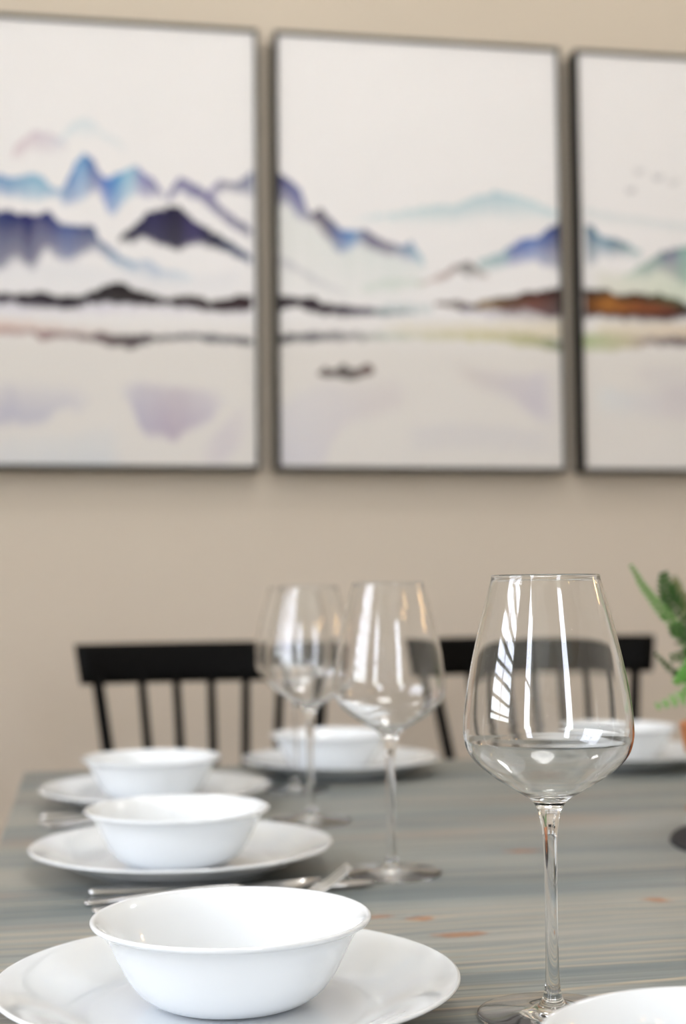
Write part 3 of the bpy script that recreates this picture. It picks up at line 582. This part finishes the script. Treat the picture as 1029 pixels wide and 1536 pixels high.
# ------------------------------------------------------------------ chairs
def make_chair(label):
    t = thing('dining_chair', label, 'chair', (0, 0, 0), 0, 'black spindle-back chairs on the far side of the table')
    # origin: floor below the crest rail centre; the chair faces -y
    bm = bmesh.new()                                  # crest rail, bowed, with slanted ends
    N = 20; rows = []
    for i in range(N + 1):
        q = -1 + 2 * i / N
        bow = .030 * (1 - q * q)
        row = []
        for (z, hw, off) in ((.845, .213, -.004), (.856, .2145, -.001), (.900, .2215, .006), (.910, .2232, .008)):
            th = .0085 if z in (.856, .900) else .0055
            for s in (-1, 1): row.append(bm.verts.new((q * hw, bow + off + s * th, z)))
        rows.append(row)
    order = [0, 2, 4, 6, 7, 5, 3, 1]
    for A, B in zip(rows, rows[1:]):
        for j in range(8):
            a, b = order[j], order[(j + 1) % 8]
            bm.faces.new((A[a], A[b], B[b], B[a]))
    bm.faces.new([rows[0][j] for j in order]); bm.faces.new([rows[-1][j] for j in reversed(order)])
    from_bm('crest_rail', bm, M_BLACK, t, True)
    for i, xt in enumerate((-.187, -.115, -.058, 0, .058, .115, .187)):
        out = i in (0, 6)
        xb = xt * (.66 if out else .70)
        bow = .030 * (1 - (xt / .215) ** 2)
        bm = bmesh.new()
        r = .0105 if out else .0080
        pts = [(xb, -.105, .445), ((xb + xt) / 2, -.052 + bow / 2, .645), (xt, bow - .002, .862)]
        pts = catmull(pts, 5)
        tube_bm(bm, pts, [r * (1.05 - .15 * k / (len(pts) - 1)) for k in range(len(pts))], 12)
        from_bm('back_post' if out else 'spindle', bm, M_BLACK, t, True)
    bm = bmesh.new()                                  # saddle seat
    outline = [(-.17, -.075), (-.205, -.20), (-.22, -.36), (-.20, -.47), (-.10, -.495), (.10, -.495), (.20, -.47), (.22, -.36), (.205, -.20), (.17, -.075), (0, -.06)]
    lo = [bm.verts.new((x * .93, y * .97 - .01, .418)) for x, y in outline]; hi = [bm.verts.new((x, y, .436)) for x, y in outline]; tp = [bm.verts.new((x * .95, y * .98 - .005, .450)) for x, y in outline]
    n = len(outline)
    for A, B in ((lo, hi), (hi, tp)):
        for j in range(n): bm.faces.new((A[j], A[(j + 1) % n], B[(j + 1) % n], B[j]))
    bm.faces.new(lo); bm.faces.new(tp)
    from_bm('seat', bm, M_BLACK, t)
    legs = []
    for sx in (-1, 1):
        for (yt, yb) in ((-.14, -.06), (-.42, -.475)):
            bm = bmesh.new(); a, b = (sx * .135, yt, .425), (sx * .195, yb, 0.0)
            tube_bm(bm, [a, tuple((p + q) / 2 for p, q in zip(a, b)), b], [.014, .0165, .0115], 12)
            from_bm('leg', bm, M_BLACK, t, True)
    bm = bmesh.new()
    for sx in (-1, 1): tube_bm(bm, [(sx * .168, -.10, .195), (sx * .168, -.448, .195)], .009, 10)
    tube_bm(bm, [(-.168, -.27, .195), (.168, -.27, .195)], .009, 10)
    from_bm('stretcher', bm, M_BLACK, t, True)
    return t
ch = make_chair('black spindle-back wooden chair at the left, rail fully in view against the wall')
ch.location = (.206, 2.345, 0)
c2 = copy_tree(ch); c2.location = (.775, 2.40, 0)
c2['label'] = 'black spindle-back wooden chair farther right, seen behind the front wine glass and fern'

# ------------------------------------------------------------------ mat, saucer, potted fern
PX, PY = .681, 1.272
bm = bmesh.new()
bmesh.ops.create_cone(bm, cap_ends=True, segments=96, radius1=.140, radius2=.138, depth=.004)
o = from_bm('placemat', bm, M_MAT); o.location = (.675, 1.235, TZ + .002)
tag(o, 'round black woven mat under the potted fern at the right edge', 'placemat')
sau = catmull([(0, 0), (.080, 0), (.088, .002), (.1105, .0185), (.1140, .0200), (.1105, .0205), (.086, .0075), (.05, .006), (0, .006)], 4)
o = lone('saucer', lathe_mesh('saucer', sau), (PX, PY, TZ + .004), 0, 'terracotta saucer on the black mat, just showing at the right photo edge', 'saucer', None)
o.data.materials.append(M_POT)
pot = thing('potted_fern', 'green fern in a terracotta pot at the right photo edge', 'potted plant', (PX, PY, TZ + .0102))
POT = [(0, 0), (.070, 0), (.074, .002), (.098, .066), (.1005, .068), (.1125, .070), (.1150, .073), (.1185, .094), (.1175, .0965), (.112, .0965), (.109, .092), (.105, .072), (.090, .030), (.06, .012), (0, .012)]
me = lathe_mesh('pot', catmull(POT, 4)); me.materials.append(M_POT)
o = bpy.data.objects.new('pot', me); COL.objects.link(o); o.parent = pot
bm = bmesh.new(); bmesh.ops.create_cone(bm, cap_ends=True, segments=48, radius1=.094, radius2=.1025, depth=.03)
o = from_bm('soil', bm, M_SOIL, pot); o.location = (0, 0, .066)

ORG = Vector((PX, PY, TZ + .0102))
def leaflet(bm, base, d, n, L, w, curl=.15):
    """narrow pointed leaflet with a folded midrib"""
    s = d.cross(n).normalized()
    rows = []
    for t, ww in ((0, .35), (.25, 1), (.55, .85), (.8, .5), (1, .04)):
        c = base + d * (L * t) - n * (curl * L * t * t)
        rows.append((bm.verts.new(c - s * (w * ww) + n * (w * .25 * ww)), bm.verts.new(c), bm.verts.new(c + s * (w * ww) + n * (w * .25 * ww))))
    for A, B in zip(rows, rows[1:]):
        bm.faces.new((A[0], A[1], B[1], B[0])); bm.faces.new((A[1], A[2], B[2], B[1]))
def frond(pts, mat, n, maxlen, width, up, fwd=.35, parent=pot, start=.18, name='frond'):
    P = [Vector(p) - ORG for p in catmull(pts, 8)]
    bm = bmesh.new()
    m = len(P)
    tube_bm(bm, P, [.0016 * (1 - .7 * i / m) for i in range(m)], 6)
    for i in range(n):
        t = start + (1 - start) * i / (n - 1)
        f = t * (m - 1); a = min(int(f), m - 2)
        p = P[a].lerp(P[a + 1], f - a); tg = (P[a + 1] - P[a]).normalized()
        nn = (up - tg * up.dot(tg)).normalized(); sd = tg.cross(nn).normalized()
        L = maxlen * min(1, (t - start) * 4 + .45) * (1 - .8 * max(0, t - .35) / .65)
        for s in (-1, 1):
            d = (sd * s + tg * fwd + nn * random.uniform(-.15, .2)).normalized()
            leaflet(bm, p, d, nn, L * random.uniform(.85, 1.1), width * (.5 + .5 * L / maxlen))
    return from_bm(name, bm, mat, parent, True)
V = Vector
root = (PX - .02, PY - .01, .83)
frond([root, (.628, 1.317, .885), (.577, 1.283, .923), (.534, 1.248, .959), (.502, 1.222, .984), (.480, 1.204, 1.008)], M_FERN3, 26, .014, .0034, V((-.3, -1, .1)), 1.1)
frond([root, (.643, 1.335, .883), (.587, 1.302, .928), (.552, 1.268, .962), (.536, 1.257, .982), (.528, 1.247, 1.001)], M_FERN, 18, .026, .0042, V((-.3, -1, .3)), .55)
frond([root, (.664, 1.362, .881), (.639, 1.384, .928), (.624, 1.405, .959), (.616, 1.415, .983), (.612, 1.415, .999)], M_FERN2, 18, .022, .003, V((-.1, -1, .2)), .7)
frond([root, (.625, 1.298, .873), (.576, 1.265, .895), (.533, 1.241, .912), (.514, 1.234, .928)], M_FERN, 16, .011, .0028, V((-.2, -1, .2)), 1.0)
frond([root, (.616, 1.279, .881), (.565, 1.228, .897), (.532, 1.203, .893), (.500, 1.198, .884)], M_FERN3, 14, .022, .004, V((-.2, -.9, .5)), .5)
frond([root, (.63, 1.30, .905), (.585, 1.25, .925), (.548, 1.225, .918), (.525, 1.215, .904)], M_LIME, 14, .024, .006, V((-.2, -.9, .5)), .5, name='leafy_sprig')
frond([root, (.64, 1.29, .89), (.59, 1.24, .912), (.555, 1.22, .905), (.530, 1.213, .892)], M_LIME, 12, .022, .006, V((.1, -.9, .4)), .4, name='leafy_sprig')
frond([root, (.632, 1.30, .866), (.592, 1.25, .876), (.562, 1.225, .868), (.540, 1.215, .852)], M_FERN, 12, .022, .004, V((.0, -.9, .5)), .45)
frond([root, (.636, 1.33, .90), (.60, 1.31, .945), (.575, 1.29, .955), (.55, 1.27, .945)], M_FERN, 14, .030, .0036, V((-.1, -1, .3)), .4)
frond([root, (.645, 1.32, .88), (.61, 1.28, .925), (.585, 1.26, .935), (.562, 1.245, .925)], M_FERN, 14, .030, .0036, V((-.1, -1, .4)), .4)
frond([root, (.64, 1.32, .90), (.605, 1.30, .935), (.580, 1.29, .965), (.560, 1.285, .985)], M_FERN2, 18, .024, .0035, V((-.2, -1, .2)), .5)
frond([root, (.63, 1.29, .875), (.59, 1.25, .895), (.560, 1.235, .905), (.538, 1.225, .915)], M_LIME, 12, .024, .006, V((-.3, -.8, .5)), .3, name='leafy_sprig')
frond([root, (.63, 1.30, .86), (.60, 1.26, .866), (.575, 1.24, .858), (.552, 1.23, .838)], M_FERN, 12, .026, .0045, V((-.1, -1, .3)), .3)
frond([root, (.63, 1.29, .89), (.59, 1.26, .925), (.560, 1.25, .943), (.535, 1.245, .950)], M_FERN, 14, .026, .0046, V((-.2, -1, .2)), .5)
frond([root, (.63, 1.30, .88), (.595, 1.27, .912), (.565, 1.255, .925), (.535, 1.245, .924)], M_FERN, 14, .024, .0046, V((-.1, -1, .2)), .5)
for i in range(16):
    a = -1.9 + i * .235 + random.uniform(-.1, .1); R = random.uniform(.12, .21); H = random.uniform(.10, .22)
    dx, dy = math.cos(a), math.sin(a)
    frond([(PX + .015 * dx, PY + .015 * dy, .83), (PX + .3 * R * dx, PY + .3 * R * dy, .83 + .6 * H), (PX + .65 * R * dx, PY + .65 * R * dy, .83 + .95 * H), (PX + R * dx, PY + R * dy, .83 + .9 * H)],
          (M_FERN, M_FERN, M_FERN2, M_FERN3)[i % 4], 16, .026, .004, V((dx * .2, dy * .2, 1)), .45)

# ------------------------------------------------------------------ lamps above the table
def emit(name, col, s):
    k = NT(name); k.b.inputs['Base Color'].default_value = (*col, 1)
    k.b.inputs['Emission Color'].default_value = (*col, 1); k.b.inputs['Emission Strength'].default_value = s
    return k.m
M_BULB = emit('warm_bulb_glow', (1.0, .60, .28), 34.0)
def pendant(x, y, z, label):
    t = thing('pendant_lamp', label, 'lamp', (x, y, z), 0, 'pendant lamps over the table')
    bm = bmesh.new(); tube_bm(bm, [(0, 0, .07), (0, 0, ZC - z - .02)], .003, 8); from_bm('cord', bm, M_BLACK, t, True)
    bm = bmesh.new(); tube_bm(bm, [(0, 0, .035), (0, 0, .085)], [.020, .016], 16); from_bm('lamp_holder', bm, M_WARM, t, True)
    bm = bmesh.new(); tube_bm(bm, [(0, 0, ZC - z - .025), (0, 0, ZC - z - .001)], .05, 24); from_bm('ceiling_rose', bm, M_WARM, t, True)
    me = lathe_mesh('bulb', catmull([(0, -.045), (.014, -.041), (.023, -.025), (.025, -.008), (.021, .015), (.015, .03), (.014, .04)], 4), seg=32); me.materials.append(M_BULB)
    o = bpy.data.objects.new('bulb', me); COL.objects.link(o); o.parent = t
pendant(1.50, -.35, 1.95, 'high warm pendant bulb in front of the table, on the right')
pendant(1.22, -.62, 1.95, 'high warm pendant bulb in front of the table, farthest from the wall')
pendant(1.75, 1.40, 1.42, 'low warm pendant bulb over the table, nearer the wall')
pendant(1.82, 1.12, 1.42, 'low warm pendant bulb over the table, farther from the wall')
def globe_light(x, y, label):
    t = thing('ceiling_light', label, 'lamp', (x, y, ZC), 0, 'opal globe ceiling lights')
    bm = bmesh.new(); tube_bm(bm, [(0, 0, -.12), (0, 0, -.025)], .012, 12); tube_bm(bm, [(0, 0, -.025), (0, 0, -.001)], .055, 24)
    from_bm('stem', bm, M_WARM, t, True)
    me = lathe_mesh('globe', [(.11 * math.sin(a * PI / 24), -.22 - .11 * math.cos(a * PI / 24)) for a in range(24)] + [(0, -.11)], seg=48); me.materials.append(M_DIFF)
    o = bpy.data.objects.new('globe', me); COL.objects.link(o); o.parent = t
def drum_light(x, y, label):
    t = thing('ceiling_light', label, 'lamp', (x, y, ZC), 0, None)
    me = lathe_mesh('housing', [(0, -.012), (.285, -.012), (.300, -.012), (.300, -.010), (.300, -.002), (0, -.002)], seg=64); me.materials.append(M_TRIM)
    o = bpy.data.objects.new('housing', me); COL.objects.link(o); o.parent = t
    me = lathe_mesh('shade', [(0, -.11), (.15, -.11), (.27, -.108), (.285, -.100), (.288, -.09), (.288, -.013)], seg=64); me.materials.append(emit('opal_drum_glow', (1.0, .99, .98), DRUM_E))
    o = bpy.data.objects.new('shade', me); COL.objects.link(o); o.parent = t
drum_light(.42, .80, 'round opal drum ceiling light above the near end of the table')
M_DIFF = emit('opal_globe_glow', (1.0, .985, .985), CEIL_E)
globe_light(-.50, 1.95, 'opal globe ceiling light over the left end of the table')
globe_light(.60, 1.95, 'opal globe ceiling light over the middle of the table')
globe_light(1.70, 1.95, 'opal globe ceiling light over the right end of the table')

# ------------------------------------------------------------------ daylight
w = bpy.data.worlds.new('daylight'); SC.world = w; w.use_nodes = True
nt = w.node_tree; bg = nt.nodes['Background']
tc = nt.nodes.new('ShaderNodeTexCoord'); sp_ = nt.nodes.new('ShaderNodeSeparateXYZ'); nt.links.new(tc.outputs['Generated'], sp_.inputs[0])
rp = nt.nodes.new('ShaderNodeValToRGB'); mr = nt.nodes.new('ShaderNodeMapRange')
mr.inputs['From Min'].default_value = -1; mr.inputs['From Max'].default_value = 1
nt.links.new(sp_.outputs['Z'], mr.inputs['Value']); nt.links.new(mr.outputs[0], rp.inputs[0])
cr = rp.color_ramp
cr.elements[0].position = .40; cr.elements[0].color = (.40, .42, .36, 1)
cr.elements[1].position = .62; cr.elements[1].color = (.90, .95, 1.09, 1)
e = cr.elements.new(.495); e.color = (.42, .46, .38, 1)
e = cr.elements.new(.53); e.color = (.85, .90, .90, 1)
nt.links.new(rp.outputs[0], bg.inputs['Color']); bg.inputs['Strength'].default_value = WORLD

# ------------------------------------------------------------------ camera
cam = bpy.data.cameras.new('camera'); co = bpy.data.objects.new('camera', cam); COL.objects.link(co); SC.camera = co
right = Vector((0.9839408, -0.17823806, -0.00957553)); up = Vector((-0.00109437, -0.05966882, 0.99821763)); fw = Vector((0.17849173, 0.98217658, 0.05890565))
M = Matrix((right, up, -fw)).transposed().to_4x4(); M.translation = (0, 0, .984)
co.matrix_world = M
cam.sensor_fit = 'VERTICAL'; cam.sensor_height = 36; cam.sensor_width = 24
cam.lens = 2134.3 / 1536 * 36
cam.clip_start = .02
cam.dof.use_dof = True; cam.dof.focus_distance = .775; cam.dof.aperture_fstop = 5.0; cam.dof.aperture_blades = 9

vs = SC.view_settings
vs.view_transform = 'Standard'; vs.look = 'None'; vs.gamma = 1.0; vs.use_curve_mapping = False
vs.exposure = EXPOSURE
SC.cycles.use_denoising = True
SC.cycles.sample_clamp_indirect = 0.0; SC.cycles.max_bounces = 24; SC.cycles.transmission_bounces = 24; SC.cycles.glossy_bounces = 8; SC.cycles.diffuse_bounces = 5; SC.cycles.transparent_max_bounces = 16
